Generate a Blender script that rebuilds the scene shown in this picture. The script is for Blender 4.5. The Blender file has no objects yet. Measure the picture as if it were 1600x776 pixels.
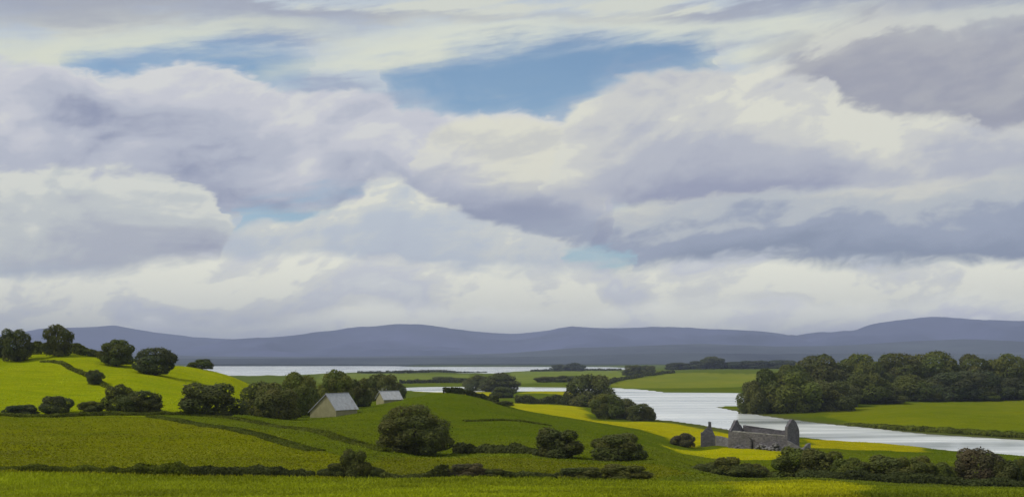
import bpy, bmesh, math, random
import numpy as np
from mathutils import Vector

# ------------------------------------------------------------------ camera, sky, sun, exposure
sc = bpy.context.scene
COL = sc.collection
F, HOR, CX, CAMZ = 1716.0, 562.0, 800.0, 25.0        # focal length in photo pixels, horizon row, centre column, eye height over the water

cam_d = bpy.data.cameras.new('camera')
cam = bpy.data.objects.new('camera', cam_d); COL.objects.link(cam)
cam.location = (0, 0, CAMZ); cam.rotation_euler = (math.pi/2, 0, 0)
cam_d.sensor_width = 36.0; cam_d.lens = 36.0*F/1600.0
cam_d.shift_y = (HOR-388.0)/1600.0
cam_d.clip_start = 0.5; cam_d.clip_end = 80000
sc.camera = cam

SUN_EL, SUN_AZ = math.radians(48), math.radians(-98)      # azimuth from +Y, clockwise: the sun stands to the left
sdir = Vector((math.sin(SUN_AZ)*math.cos(SUN_EL), math.cos(SUN_AZ)*math.cos(SUN_EL), math.sin(SUN_EL)))
sun_d = bpy.data.lights.new('sun', 'SUN'); sun_d.energy = 2.0; sun_d.angle = math.radians(6); sun_d.color = (1, .95, .86)
sun = bpy.data.objects.new('sun', sun_d); COL.objects.link(sun)
sun.rotation_euler = (-sdir).to_track_quat('-Z', 'Y').to_euler(); sun.location = (-300, 0, 900)

sc.view_settings.view_transform = 'Standard'; sc.view_settings.look = 'None'
sc.view_settings.gamma = 1; sc.view_settings.exposure = 0.0; sc.view_settings.use_curve_mapping = False
sc.cycles.max_bounces = 4; sc.cycles.diffuse_bounces = 2; sc.cycles.glossy_bounces = 2
sc.cycles.transmission_bounces = 3; sc.cycles.volume_bounces = 0; sc.cycles.transparent_max_bounces = 6
sc.cycles.use_denoising = True
sc.cycles.use_adaptive_sampling = True

def lin(r, g, b):
    f = lambda c: c/12.92 if c <= .04045 else ((c+.055)/1.055)**2.4
    return (f(r/255), f(g/255), f(b/255), 1.0)

# ---- world: Nishita sky seen through gaps between layers of cloud, all laid out by compass direction and elevation
world = bpy.data.worlds.new('World'); sc.world = world; world.use_nodes = True
wt = world.node_tree; wt.nodes.clear()
def WN(t, **k):
    n = wt.nodes.new(t)
    for a, b in k.items(): setattr(n, a, b)
    return n
def wl(a, b): wt.links.new(a, b)
def wset(sock, v):
    if isinstance(v, bpy.types.NodeSocket): wl(v, sock)
    else: sock.default_value = v
def wm(op, a, b=None, c=None, clamp=False):
    n = WN('ShaderNodeMath', operation=op); n.use_clamp = clamp
    wset(n.inputs[0], a)
    if b is not None: wset(n.inputs[1], b)
    if c is not None: wset(n.inputs[2], c)
    return n.outputs[0]
def wv(op, a, b=None, scale=None):
    n = WN('ShaderNodeVectorMath', operation=op); wset(n.inputs[0], a)
    if b is not None: wset(n.inputs[1], b)
    if scale is not None: wset(n.inputs['Scale'], scale)
    return n.outputs['Value'] if op in ('DOT_PRODUCT', 'LENGTH') else n.outputs[0]
def wmix(fac, a, b):
    n = WN('ShaderNodeMix', data_type='RGBA'); n.clamp_factor = True
    wset(n.inputs[0], fac); wset(n.inputs[6], a); wset(n.inputs[7], b)
    return n.outputs[2]
def wstep(x, lo, hi):
    n = WN('ShaderNodeMapRange', interpolation_type='SMOOTHSTEP')
    wset(n.inputs[0], x); n.inputs[1].default_value = lo; n.inputs[2].default_value = hi
    return n.outputs[0]
def wnoise(vec, scale, detail=6, rough=.55, color=False):
    n = WN('ShaderNodeTexNoise'); wl(vec, n.inputs['Vector'])
    n.inputs['Scale'].default_value = scale; n.inputs['Detail'].default_value = detail; n.inputs['Roughness'].default_value = rough
    return n.outputs['Color'] if color else n.outputs[0]
HMAX = 0.40
def sky_uh(px, py):
    a = math.atan((px-CX)/F); h = (HOR-py)/F*math.cos(a)
    return (math.degrees(a)+30)/60, h/HMAX
def wcurve(x, pts):
    n = WN('ShaderNodeFloatCurve'); c = n.mapping.curves[0]
    P = sorted(sky_uh(*p) for p in pts)
    P = [(0.0, P[0][1])]*(P[0][0] > .002) + P + [(1.0, P[-1][1])]*(P[-1][0] < .998)
    P = [(u, min(1, max(0, h))) for u, h in P]
    while len(c.points) < len(P): c.points.new(.5, .5)
    for q, p in zip(c.points, P): q.location = p; q.handle_type = 'AUTO_CLAMPED'
    n.mapping.update(); wl(x, n.inputs['Value'])
    return n.outputs[0]
tc = WN('ShaderNodeTexCoord'); dirv = wv('NORMALIZE', tc.outputs['Generated'])
sx = WN('ShaderNodeSeparateXYZ'); wl(dirv, sx.inputs[0]); dx, dy, dz = sx.outputs
az = wm('MULTIPLY', wm('ARCTAN2', dx, dy), 180/math.pi)
hz = wm('DIVIDE', dz, wm('SQRT', wm('ADD', wm('ADD', wm('MULTIPLY', dx, dx), wm('MULTIPLY', dy, dy)), 1e-5)))
U0 = wm('DIVIDE', wm('PINGPONG', wm('ADD', az, 30+240), 60), 60)      # goes on mirrored round the compass
H0 = wm('DIVIDE', hz, HMAX)
# cloud detail: flat noise over bearing and elevation, drawn out along lines that sink to the right
azn = wm('MULTIPLY', wm('PINGPONG', wm('ADD', az, 240), 180), math.pi/180)
def skyvec(tilt, sx_, sy_):
    ct, st = math.cos(tilt), math.sin(tilt)
    a = wm('MULTIPLY', wm('SUBTRACT', wm('MULTIPLY', azn, ct), wm('MULTIPLY', hz, st)), sx_)
    b = wm('MULTIPLY', wm('ADD', wm('MULTIPLY', azn, st), wm('MULTIPLY', hz, ct)), sy_)
    n = WN('ShaderNodeCombineXYZ'); wl(a, n.inputs[0]); wl(b, n.inputs[1]); return n.outputs[0]
def wnoise2(vec, scale, detail=5, rough=.55, color=False, dist=0.0):
    n = WN('ShaderNodeTexNoise', noise_dimensions='2D'); wl(vec, n.inputs['Vector'])
    n.inputs['Scale'].default_value = scale; n.inputs['Detail'].default_value = detail; n.inputs['Roughness'].default_value = rough; n.inputs['Distortion'].default_value = dist
    return n.outputs['Color'] if color else n.outputs[0]
dv = skyvec(.20, 1.0, 2.1)
dflat = skyvec(.14, 1.0, 6.5)
ncol = wnoise2(dv, 7.5, 6, .56, True, .3)
sn = WN('ShaderNodeSeparateColor'); wl(ncol, sn.inputs[0]); n1, n2, n3 = sn.outputs
nf = wnoise2(dv, 34, 5, .6, dist=.4)
streak = wnoise2(dflat, 6, 6, .6)
nA = wnoise2(dv, 6.5, 6, .50, dist=.5)
nB = wnoise2(wv('ADD', dv, (.022, -.045, 0)), 6.5, 6, .50, dist=.5)
emb = wm('SUBTRACT', nA, nB)                                            # relief of the billows towards the light
n1c, n2c, nfc, stc = (wm('SUBTRACT', q, .5) for q in (n1, n2, nf, streak))
warpH = wm('ADD', wm('MULTIPLY', n1c, .085), wm('MULTIPLY', nfc, .040))
warpU = wm('ADD', wm('MULTIPLY', n2c, .06), wm('MULTIPLY', nfc, .012))
Ub = wm('ADD', U0, warpU, clamp=True); Hb = wm('ADD', H0, warpH)
warpS = wm('ADD', wm('MULTIPLY', stc, .13), wm('MULTIPLY', nfc, .02))   # for wispy, streaked layers
Us = wm('ADD', U0, wm('MULTIPLY', n2c, .10), clamp=True); Hs = wm('ADD', H0, warpS)
shade = wm('ADD', wm('ADD', wm('MULTIPLY', emb, 1.7), wm('MULTIPLY', stc, .35)), wm('ADD', wm('MULTIPLY', n1c, .25), wm('MULTIPLY', nfc, .30)))
sky_n = WN('ShaderNodeTexSky', sky_type='NISHITA'); sky_n.sun_disc = False
sky_n.sun_elevation = SUN_EL; sky_n.sun_rotation = SUN_AZ; sky_n.air_density = 1.0; sky_n.dust_density = .4; sky_n.ozone_density = 2.0
bl = WN('ShaderNodeMix', data_type='RGBA', blend_type='MULTIPLY'); bl.inputs[0].default_value = 1.0
wl(sky_n.outputs[0], bl.inputs[6]); bl.inputs[7].default_value = (1.02, 1.15, 1.15, 1); blue = bl.outputs[2]
SKY_STRENGTH = 0.10
def wramp(x, stops):
    n = WN('ShaderNodeValToRGB'); e = n.color_ramp.elements; n.color_ramp.interpolation = 'EASE'
    while len(e) < len(stops): e.new(.5)
    for q, (p, c) in zip(e, stops):
        q.position = p; q.color = c
    wl(x, n.inputs[0]); return n.outputs[0]
def cl(r, g, b):                                         # cloud radiance as it should look, before the background strength
    c = lin(r, g, b); return (c[0]*CLOUD, c[1]*CLOUD, c[2]*CLOUD, 1)
CLOUD = 1.0
def closed(top, bot, ends):                               # let a cloud or a gap taper out at its ends
    top, bot = list(top), list(bot)
    if 'L' in ends: top.append((min(p[0] for p in top)-16, 700)); bot.append((min(p[0] for p in bot)-16, -60))
    if 'R' in ends: top.append((max(p[0] for p in top)+16, 700)); bot.append((max(p[0] for p in bot)+16, -60))
    return top, bot
def layer(prev, top, bot, stops, soft=.012, softb=.05, depth=.3, opac=1.0, wisp=False, shk=1.0, ends=''):
    top, bot = closed(top, bot, ends)
    U, H = (Us, Hs) if wisp else (Ub, Hb)
    dt = wm('SUBTRACT', wcurve(U, top), H)
    db = wm('SUBTRACT', H, wcurve(U, bot))
    m = wm('MULTIPLY', wm('MULTIPLY', wstep(dt, -soft, soft), wstep(db, -softb, softb)), opac)
    t = wm('SUBTRACT', wm('DIVIDE', dt, depth), wm('MULTIPLY', shade, shk), clamp=True)
    return wmix(m, prev, wramp(t, stops))
G = 10.0 * CLOUD                                          # clouds are written as display values; the Background strength is 0.1
def S(*st): return [(p, tuple(v*G*k for v, k in zip(lin(*c)[:3], (.965, .985, .965)))+(1,)) for p, c in st]
# high veil everywhere, with streaks of blue between
veil = wramp(wm('ADD', wm('MULTIPLY', stc, 1.6), wm('ADD', wm('MULTIPLY', n1c, .8), .5)), S((.2, (176, 184, 204)), (.5, (204, 211, 220)), (.8, (226, 226, 214))))
c = wmix(.90, blue, veil)
# grey sheet over the top of the frame
c = layer(c, [(0, -40), (1600, -40)], [(0, 22), (300, 28), (520, 42), (700, 20), (1000, 18), (1130, 42), (1250, 22), (1600, 30)], S((0, (160, 164, 184)), (1, (168, 170, 186))), softb=.05, wisp=True, opac=.8)
# two streaks of cream cloud and the blue gaps under them
def hole(prev, top, bot, op, s=.05):
    top, bot = closed(top, bot, 'LR')
    dt = wm('SUBTRACT', wcurve(Us, top), Hs); db = wm('SUBTRACT', Hs, wcurve(Us, bot))
    m = wm('MULTIPLY', wm('MULTIPLY', wstep(dt, -s, s), wstep(db, -s, s)), wm('SUBTRACT', op, wm('MULTIPLY', wstep(n3, .45, .75), .45)))
    return wmix(m, prev, blue)
c = hole(c, [(95, 92), (180, 74), (300, 66), (400, 74), (480, 96)], [(95, 105), (180, 140), (400, 140), (480, 112)], .92)
c = hole(c, [(610, 118), (660, 98), (760, 82), (880, 62), (980, 50), (1060, 60), (1130, 84)], [(610, 126), (660, 170), (760, 190), (880, 180), (1000, 130), (1130, 96)], .95)
c = layer(c, [(0, 60), (150, 46), (300, 34), (430, 34), (520, 50), (560, 60)], [(0, 95), (100, 84), (250, 66), (430, 56), (520, 62), (560, 56)], S((0, (228, 230, 212)), (1, (208, 216, 212))), soft=.03, softb=.03, wisp=True, opac=.85, ends='R')
c = layer(c, [(380, 118), (520, 84), (660, 50), (800, 34), (1000, 22), (1150, 36), (1230, 30), (1600, 26)], [(380, 112), (520, 108), (660, 78), (800, 66), (950, 42), (1060, 56), (1180, 80), (1330, 55), (1600, 44)], S((0, (230, 232, 216)), (1, (214, 218, 214))), soft=.03, softb=.035, wisp=True, opac=.9, ends='L')
# broad grey cloud, upper right
c = layer(c, [(1130, 190), (1200, 92), (1260, 52), (1340, 34), (1480, 30), (1600, 34)], [(1130, 200), (1250, 200), (1600, 230)], S((0, (214, 213, 208)), (.2, (180, 180, 188)), (.6, (164, 165, 180)), (1, (170, 171, 186))), soft=.06, depth=.3, shk=.8, ends='L')
# big heap cloud, left to centre
c = layer(c, [(0, 96), (60, 92), (130, 100), (178, 122), (225, 106), (290, 94), (350, 100), (420, 130), (520, 150), (590, 150), (640, 172), (720, 180), (800, 176), (870, 196), (915, 232), (945, 290), (960, 330)],
      [(0, 300), (200, 290), (300, 325), (560, 330), (800, 345), (945, 330), (960, 325)], S((0, (224, 223, 224)), (.22, (210, 210, 220)), (.5, (192, 195, 210)), (1, (152, 158, 184))), soft=.012, softb=.03, depth=.36, ends='R')
# bright shoulder at its right end
c = layer(c, [(640, 250), (700, 196), (780, 184), (850, 194), (900, 222), (930, 262), (938, 310), (942, 330)], [(640, 245), (720, 262), (800, 300), (880, 322), (938, 322), (942, 328)], S((0, (234, 231, 216)), (.3, (214, 213, 209)), (1, (184, 187, 200))), soft=.02, softb=.06, depth=.30, ends='LR')
# heap cloud, right
c = layer(c, [(855, 300), (880, 200), (930, 150), (1000, 122), (1080, 112), (1190, 108), (1270, 118), (1330, 158), (1420, 172), (1500, 172), (1600, 192)],
      [(855, 300), (960, 312), (1100, 318), (1300, 296), (1600, 288)], S((0, (232, 230, 218)), (.14, (216, 215, 213)), (.45, (192, 194, 206)), (1, (160, 164, 188))), soft=.014, softb=.022, depth=.34, ends='L', shk=.75)
# long grey bank, right, with a white streak along its top
c = layer(c, [(930, 340), (1010, 322), (1100, 312), (1250, 298), (1400, 286), (1600, 276)], [(930, 405), (1100, 412), (1300, 405), (1600, 415)], S((0, (222, 220, 212)), (.2, (196, 200, 206)), (.34, (164, 172, 192)), (.7, (142, 152, 174)), (1, (146, 156, 176))), soft=.016, softb=.03, depth=.22, shk=.30, ends='L')
# rounded cloud, lower left
c = layer(c, [(0, 268), (110, 262), (210, 268), (290, 284), (332, 312), (350, 352), (380, 402), (400, 430)], [(0, 430), (330, 432), (400, 440)], S((0, (230, 230, 222)), (.2, (210, 213, 213)), (.6, (188, 191, 202)), (1, (168, 171, 190))), soft=.010, softb=.04, depth=.36, ends='R')
c = layer(c, [(600, 268), (700, 282), (800, 300), (900, 318), (960, 330)], [(600, 300), (720, 345), (850, 385), (960, 405)], S((0, (178, 182, 200)), (.5, (152, 158, 182)), (1, (146, 154, 180))), soft=.05, softb=.04, depth=.2, opac=.75, shk=.4, ends='LR')
# pale wedge of cloud in the middle with slips of blue above and below
c = hole(c, [(345, 328), (430, 318), (560, 302), (585, 312)], [(345, 352), (420, 352), (520, 334), (585, 322)], .85, .025)
c = layer(c, [(330, 425), (380, 350), (450, 338), (530, 316), (575, 284), (600, 274), (645, 292), (720, 326), (820, 358), (900, 382), (985, 408)], [(330, 430), (600, 432), (985, 415)], S((0, (240, 238, 224)), (.14, (220, 222, 220)), (.5, (202, 209, 220)), (1, (190, 195, 212))), soft=.012, softb=.04, depth=.26, ends='LR')
c = hole(c, [(845, 396), (880, 386), (940, 390), (985, 406)], [(845, 404), (880, 412), (950, 418), (985, 412)], 1.0, .015)
# low bank along the horizon
c = layer(c, [(0, 440), (120, 432), (220, 420), (330, 412), (480, 398), (640, 408), (800, 420), (950, 416), (1100, 408), (1240, 402), (1400, 408), (1600, 408)], [(0, 640), (1600, 640)],
      S((0, (262, 259, 240)), (.22, (238, 237, 230)), (.5, (224, 225, 230)), (.75, (234, 235, 234)), (1, (262, 260, 252))), soft=.018, softb=.02, depth=.30, shk=1.5)
c = layer(c, [(330, 515), (480, 494), (640, 478), (760, 476), (860, 486), (980, 478), (1120, 470), (1250, 462), (1420, 470), (1600, 466)], [(0, 640), (1600, 640)],
      S((0, (280, 277, 258)), (.3, (258, 256, 252)), (.6, (244, 242, 250)), (1, (290, 288, 276))), soft=.02, softb=.02, depth=.16, opac=.85, shk=1.5)
# above the frame: broken cloud goes on over the whole dome
dome = wramp(wm('ADD', wm('MULTIPLY', n1c, 1.5), wm('ADD', wm('MULTIPLY', emb, 2.5), .5)), S((.15, (150, 156, 180)), (.5, (190, 194, 206)), (.85, (222, 222, 214))))
dome = wmix(wm('MULTIPLY', wstep(n2, .52, .62), .8), dome, blue)
c = wmix(wstep(H0, .86, 1.15), c, dome)
bg = WN('ShaderNodeBackground'); wl(c, bg.inputs[0]); bg.inputs[1].default_value = SKY_STRENGTH
wo = WN('ShaderNodeOutputWorld'); wl(bg.outputs[0], wo.inputs[0])
world.cycles.sampling_method = 'MANUAL'; world.cycles.sample_map_resolution = 512

# ------------------------------------------------------------------ helpers
rng = np.random.default_rng(7); random.seed(7)
def tag(o, label=None, cat=None, group=None, kind=None):
    for k, v in (('label', label), ('category', cat), ('group', group), ('kind', kind)):
        if v: o[k] = v
    return o
def link(name, me, parent=None, mat=None):
    o = bpy.data.objects.new(name, me); COL.objects.link(o)
    if parent: o.parent = parent
    if mat and me is not None and not me.materials: me.materials.append(mat)
    return o
def empty(name, loc, rz=0, scale=(1, 1, 1)):
    o = bpy.data.objects.new(name, None); COL.objects.link(o)
    o.location = loc; o.rotation_euler = (0, 0, rz); o.scale = scale; o.empty_display_size = .5
    return o
def mesh_np(name, V, Fq, cols=None, smooth=False):
    me = bpy.data.meshes.new(name); V = np.ascontiguousarray(V, np.float32); Fq = np.ascontiguousarray(Fq, np.int32)
    k = Fq.shape[1]
    me.vertices.add(len(V)); me.vertices.foreach_set('co', V.ravel())
    me.loops.add(Fq.size); me.loops.foreach_set('vertex_index', Fq.ravel())
    me.polygons.add(len(Fq)); me.polygons.foreach_set('loop_start', np.arange(0, Fq.size, k, dtype=np.int32))
    if smooth: me.polygons.foreach_set('use_smooth', np.ones(len(Fq), bool))
    me.update(calc_edges=True)
    if cols is not None:
        a = me.color_attributes.new('Col', 'FLOAT_COLOR', 'POINT')
        a.data.foreach_set('color', np.ascontiguousarray(np.c_[cols, np.ones(len(cols))], np.float32).ravel())
    return me
def px2x(px, Y): return (px-CX)/F*Y
def py2z(py, Y): return CAMZ-(py-HOR)/F*Y
def vhash(ix, iy, s):
    n = (ix*374761393 + iy*668265263 + s*1274126177) & 0xffffffff
    n = ((n ^ (n >> 13))*1274126177) & 0xffffffff
    return ((n ^ (n >> 16)) & 0xffff)/65535.0
def vnoise(x, y, s=0):
    x = np.asarray(x, float); y = np.asarray(y, float)
    ix, iy = np.floor(x).astype(np.int64), np.floor(y).astype(np.int64); fx, fy = x-ix, y-iy
    fx, fy = fx*fx*(3-2*fx), fy*fy*(3-2*fy)
    a, b, c_, d = vhash(ix, iy, s), vhash(ix+1, iy, s), vhash(ix, iy+1, s), vhash(ix+1, iy+1, s)
    return (a+(b-a)*fx)*(1-fy)+(c_+(d-c_)*fx)*fy-.5
def fbm(x, y, s=0, o=4):
    return sum(vnoise(x*2.0**k, y*2.0**k, s+k)*.5**k for k in range(o))
def sstep(a, b, x):
    t = np.clip((x-a)/(b-a), 0, 1); return t*t*(3-2*t)

# ------------------------------------------------------------------ materials
def newmat(name):
    m = bpy.data.materials.new(name); m.use_nodes = True; nt = m.node_tree; nt.nodes.clear()
    return m, nt
def N(nt, t, **k):
    n = nt.nodes.new(t)
    for a, b in k.items(): setattr(n, a, b)
    return n
def noise_n(nt, scale, detail=4, rough=.55, vec=None, obj=True):
    if vec is None:
        tcn = N(nt, 'ShaderNodeTexCoord'); vec = tcn.outputs['Object']
    n = N(nt, 'ShaderNodeTexNoise'); nt.links.new(vec, n.inputs['Vector'])
    n.inputs['Scale'].default_value = scale; n.inputs['Detail'].default_value = detail; n.inputs['Roughness'].default_value = rough
    return n.outputs[0]
def mixc(nt, fac, a, b, blend='MIX'):
    n = N(nt, 'ShaderNodeMix', data_type='RGBA', blend_type=blend)
    for s_, v in ((n.inputs[0], fac), (n.inputs[6], a), (n.inputs[7], b)):
        if isinstance(v, bpy.types.NodeSocket): nt.links.new(v, s_)
        else: s_.default_value = v
    return n.outputs[2]
def mapr(nt, x, a, b, c_, d):
    n = N(nt, 'ShaderNodeMapRange'); nt.links.new(x, n.inputs[0])
    for i, v in enumerate((a, b, c_, d)): n.inputs[i+1].default_value = v
    return n.outputs[0]
def principled(nt, color, rough=.9, bump=None, bstr=.4, bdist=.1, spec=.2):
    p = N(nt, 'ShaderNodeBsdfPrincipled'); out = N(nt, 'ShaderNodeOutputMaterial')
    if isinstance(color, bpy.types.NodeSocket): nt.links.new(color, p.inputs['Base Color'])
    else: p.inputs['Base Color'].default_value = color
    p.inputs['Roughness'].default_value = rough; p.inputs['Specular IOR Level'].default_value = spec
    if bump is not None:
        b = N(nt, 'ShaderNodeBump'); b.inputs['Strength'].default_value = bstr; b.inputs['Distance'].default_value = bdist
        nt.links.new(bump, b.inputs['Height']); nt.links.new(b.outputs[0], p.inputs['Normal'])
    nt.links.new(p.outputs[0], out.inputs[0]); return p
def mat_grass():
    m, nt = newmat('field_grass')
    at = N(nt, 'ShaderNodeAttribute', attribute_name='Col')
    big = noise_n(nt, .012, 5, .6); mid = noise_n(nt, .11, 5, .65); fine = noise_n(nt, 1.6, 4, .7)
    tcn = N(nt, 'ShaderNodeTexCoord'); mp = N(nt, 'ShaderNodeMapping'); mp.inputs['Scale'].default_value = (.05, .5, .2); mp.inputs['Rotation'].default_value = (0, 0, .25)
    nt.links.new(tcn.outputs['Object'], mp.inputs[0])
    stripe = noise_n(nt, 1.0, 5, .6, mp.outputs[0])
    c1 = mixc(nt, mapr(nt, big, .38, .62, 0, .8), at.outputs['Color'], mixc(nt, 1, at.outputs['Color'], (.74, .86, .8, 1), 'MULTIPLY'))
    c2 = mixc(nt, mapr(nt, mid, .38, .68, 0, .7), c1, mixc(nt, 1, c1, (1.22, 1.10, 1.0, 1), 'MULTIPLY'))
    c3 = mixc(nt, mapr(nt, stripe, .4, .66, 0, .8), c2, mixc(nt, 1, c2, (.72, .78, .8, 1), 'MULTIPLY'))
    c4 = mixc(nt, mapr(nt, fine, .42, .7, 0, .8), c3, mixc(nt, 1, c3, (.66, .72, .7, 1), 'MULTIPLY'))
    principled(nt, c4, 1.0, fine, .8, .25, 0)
    return m
def mat_leaf(name, base, var=.5, trans=.32):
    m, nt = newmat(name)
    at = N(nt, 'ShaderNodeAttribute', attribute_name='Col')
    oi = N(nt, 'ShaderNodeObjectInfo')
    col = mixc(nt, 1, base, at.outputs['Color'], 'MULTIPLY')
    col = mixc(nt, oi.outputs['Random'], mixc(nt, 1, col, (.82, .84, .9, 1), 'MULTIPLY'), mixc(nt, 1, col, (1.22, 1.15, 1.0, 1), 'MULTIPLY'))
    d = N(nt, 'ShaderNodeBsdfPrincipled'); nt.links.new(col, d.inputs['Base Color']); d.inputs['Roughness'].default_value = .7; d.inputs['Specular IOR Level'].default_value = .12
    t = N(nt, 'ShaderNodeBsdfTranslucent'); nt.links.new(col, t.inputs[0])
    mx = N(nt, 'ShaderNodeMixShader'); mx.inputs[0].default_value = trans
    nt.links.new(d.outputs[0], mx.inputs[1]); nt.links.new(t.outputs[0], mx.inputs[2])
    out = N(nt, 'ShaderNodeOutputMaterial'); nt.links.new(mx.outputs[0], out.inputs[0])
    return m
def mat_simple(name, ca, cb, scale, rough=.9, bstr=.5, bdist=.05, spec=.15):
    m, nt = newmat(name); n = noise_n(nt, scale, 7, .68)
    principled(nt, mixc(nt, mapr(nt, n, .3, .7, 0, 1), ca, cb), rough, n, bstr, bdist, spec)
    return m
def mat_stone(name, a, b, scale):
    m, nt = newmat(name)
    tcn = N(nt, 'ShaderNodeTexCoord'); mp = N(nt, 'ShaderNodeMapping'); mp.inputs['Scale'].default_value = (1, 1, 1.7)
    nt.links.new(tcn.outputs['Object'], mp.inputs[0])
    v = N(nt, 'ShaderNodeTexVoronoi'); nt.links.new(mp.outputs[0], v.inputs['Vector']); v.inputs['Scale'].default_value = scale
    e = N(nt, 'ShaderNodeTexVoronoi', feature='DISTANCE_TO_EDGE'); nt.links.new(mp.outputs[0], e.inputs['Vector']); e.inputs['Scale'].default_value = scale
    sp = N(nt, 'ShaderNodeSeparateColor'); nt.links.new(v.outputs['Color'], sp.inputs[0])
    col = mixc(nt, sp.outputs[0], a, b)
    big = noise_n(nt, .6, 5, .65)
    col = mixc(nt, mapr(nt, big, .45, .7, 0, .6), col, (.07, .075, .05, 1))
    col = mixc(nt, mapr(nt, e.outputs['Distance'], 0, .07, .55, 0), col, (.10, .095, .085, 1))
    principled(nt, col, .95, e.outputs['Distance'], .6, .12, .1)
    return m
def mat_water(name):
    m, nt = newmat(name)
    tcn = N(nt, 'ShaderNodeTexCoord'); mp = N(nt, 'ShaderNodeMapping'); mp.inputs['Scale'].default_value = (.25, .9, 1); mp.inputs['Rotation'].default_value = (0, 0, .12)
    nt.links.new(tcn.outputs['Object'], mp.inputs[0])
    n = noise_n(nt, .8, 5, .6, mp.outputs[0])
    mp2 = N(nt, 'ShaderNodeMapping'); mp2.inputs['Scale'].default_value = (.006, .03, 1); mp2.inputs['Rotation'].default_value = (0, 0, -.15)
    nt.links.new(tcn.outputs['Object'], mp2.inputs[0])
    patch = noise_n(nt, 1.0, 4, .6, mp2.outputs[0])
    p = principled(nt, mixc(nt, mapr(nt, patch, .36, .62, 0, 1), (.60, .64, .61, 1), (.90, .91, .84, 1)), .1, n, .10, .08, .5)  # near-white streaks in the base colour paint the reflection of bright cloud
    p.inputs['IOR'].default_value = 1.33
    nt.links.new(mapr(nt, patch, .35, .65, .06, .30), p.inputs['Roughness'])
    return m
def mat_roof(name, a, b, scale):
    m, nt = newmat(name)
    tcn = N(nt, 'ShaderNodeTexCoord')
    w = N(nt, 'ShaderNodeTexWave', bands_direction='X'); nt.links.new(tcn.outputs['Object'], w.inputs[0]); w.inputs['Scale'].default_value = scale; w.inputs['Distortion'].default_value = .3
    n = noise_n(nt, 1.3, 5, .65)
    rust = noise_n(nt, .55, 6, .7)
    col = mixc(nt, mapr(nt, rust, .56, .70, 0, .6), mixc(nt, mapr(nt, n, .35, .65, 0, 1), a, b), (.27, .19, .13, 1))
    principled(nt, col, .55, w.outputs['Fac'], .5, .05, .4)
    return m
M_GRASS = mat_grass()
M_LEAF = mat_leaf('leaf_dark_green', (.122, .135, .036, 1))
M_LEAF2 = mat_leaf('leaf_mid_green', (.124, .148, .032, 1))
M_LEAF3 = mat_leaf('leaf_bluish_green', (.092, .112, .046, 1))
M_LEAFB = mat_leaf('leaf_brown', (.118, .108, .062, 1))
M_HEDGE = mat_leaf('leaf_hedge', (.090, .105, .026, 1))
M_BANK = mat_leaf('leaf_bank_grass', (.135, .158, .014, 1), trans=.35)
M_BLADE = mat_leaf('grass_blade', (1, 1, 1, 1), trans=.3)
M_BARK = mat_simple('bark', (.05, .04, .03, 1), (.10, .085, .065, 1), 3)
M_MOUNT = mat_simple('heather_haze_tint', (.010, .026, .060, 1), (.110, .125, .240, 1), .0006, bstr=.0)  # heather tones, with extra blue of distant haze painted into the colour
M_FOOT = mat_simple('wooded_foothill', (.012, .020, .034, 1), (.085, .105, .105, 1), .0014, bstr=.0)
M_WATER = mat_water('water_painted_sheen')
M_RUIN = mat_stone('ruin_stone', (.125, .114, .122, 1), (.225, .205, .215, 1), 2.2)
M_RUIN2 = mat_stone('ruin_stone_pale', (.18, .168, .168, 1), (.29, .272, .268, 1), 2.6)
M_CAP = mat_stone('wall_top_stone_pale', (.34, .32, .30, 1), (.46, .44, .41, 1), 2.0)  # paler stone for the strip on top of the front wall
M_RENDER = mat_simple('old_render', (.26, .24, .12, 1), (.36, .33, .19, 1), .9, bstr=.3)
M_ROOF = mat_roof('grey_sheet_roof', (.44, .44, .43, 1), (.58, .58, .57, 1), 4)
M_RIDGE = mat_simple('ridge_metal', (.3, .3, .33, 1), (.42, .42, .45, 1), 2)
M_WOOD = mat_simple('weathered_board', (.10, .09, .075, 1), (.17, .155, .13, 1), 2)

# ------------------------------------------------------------------ terrain: surveyed heights (column, row, distance) interpolated smoothly
CP = []
def cp(*L):
    for px, py, Y in L: CP.append((px, Y, py2z(py, Y)))
def cz(*L):
    for px, Y, z in L: CP.append((px, Y, z))
cp(*[(x, 770, 80) for x in (-500, -100, 300, 700, 1000, 1300, 1700, 2100)])
cz(*[(x, 45, 18.9) for x in (-900, 0, 800, 1600, 2500)])
cp((-400, 738, 105), (0, 738, 105), (250, 742, 105), (550, 748, 106), (750, 748, 107), (900, 752, 110), (1000, 752, 112), (1140, 750, 122), (1263, 747, 128), (1400, 757, 122), (1535, 760, 122), (1700, 762, 122), (2100, 765, 122))
cp((-400, 655, 190), (0, 655, 190), (150, 652, 190), (300, 652, 192), (380, 656, 195), (300, 690, 145), (100, 690, 145), (480, 700, 142), (540, 690, 155))
cp((560, 728, 125), (650, 707, 158), (780, 712, 150), (873, 713, 150), (965, 718, 148), (1050, 722, 150), (700, 690, 185), (600, 670, 195))
# knoll and its crest
cp((440, 656, 222), (480, 652, 240), (540, 641, 258), (600, 631, 300), (640, 624, 312), (700, 616, 322), (760, 626, 325), (800, 640, 318), (850, 650, 308), (920, 660, 300), (1000, 672, 290), (1050, 688, 265))
cp((700, 660, 230), (800, 665, 225), (900, 685, 200), (1000, 698, 195), (620, 650, 225), (900, 668, 250))
cz((560, 300, 12.0), (594, 350, 11.5), (620, 400, 9), (700, 420, 6.5), (780, 420, 6), (500, 330, 11), (640, 600, 2.5), (740, 640, 2.0))
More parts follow.
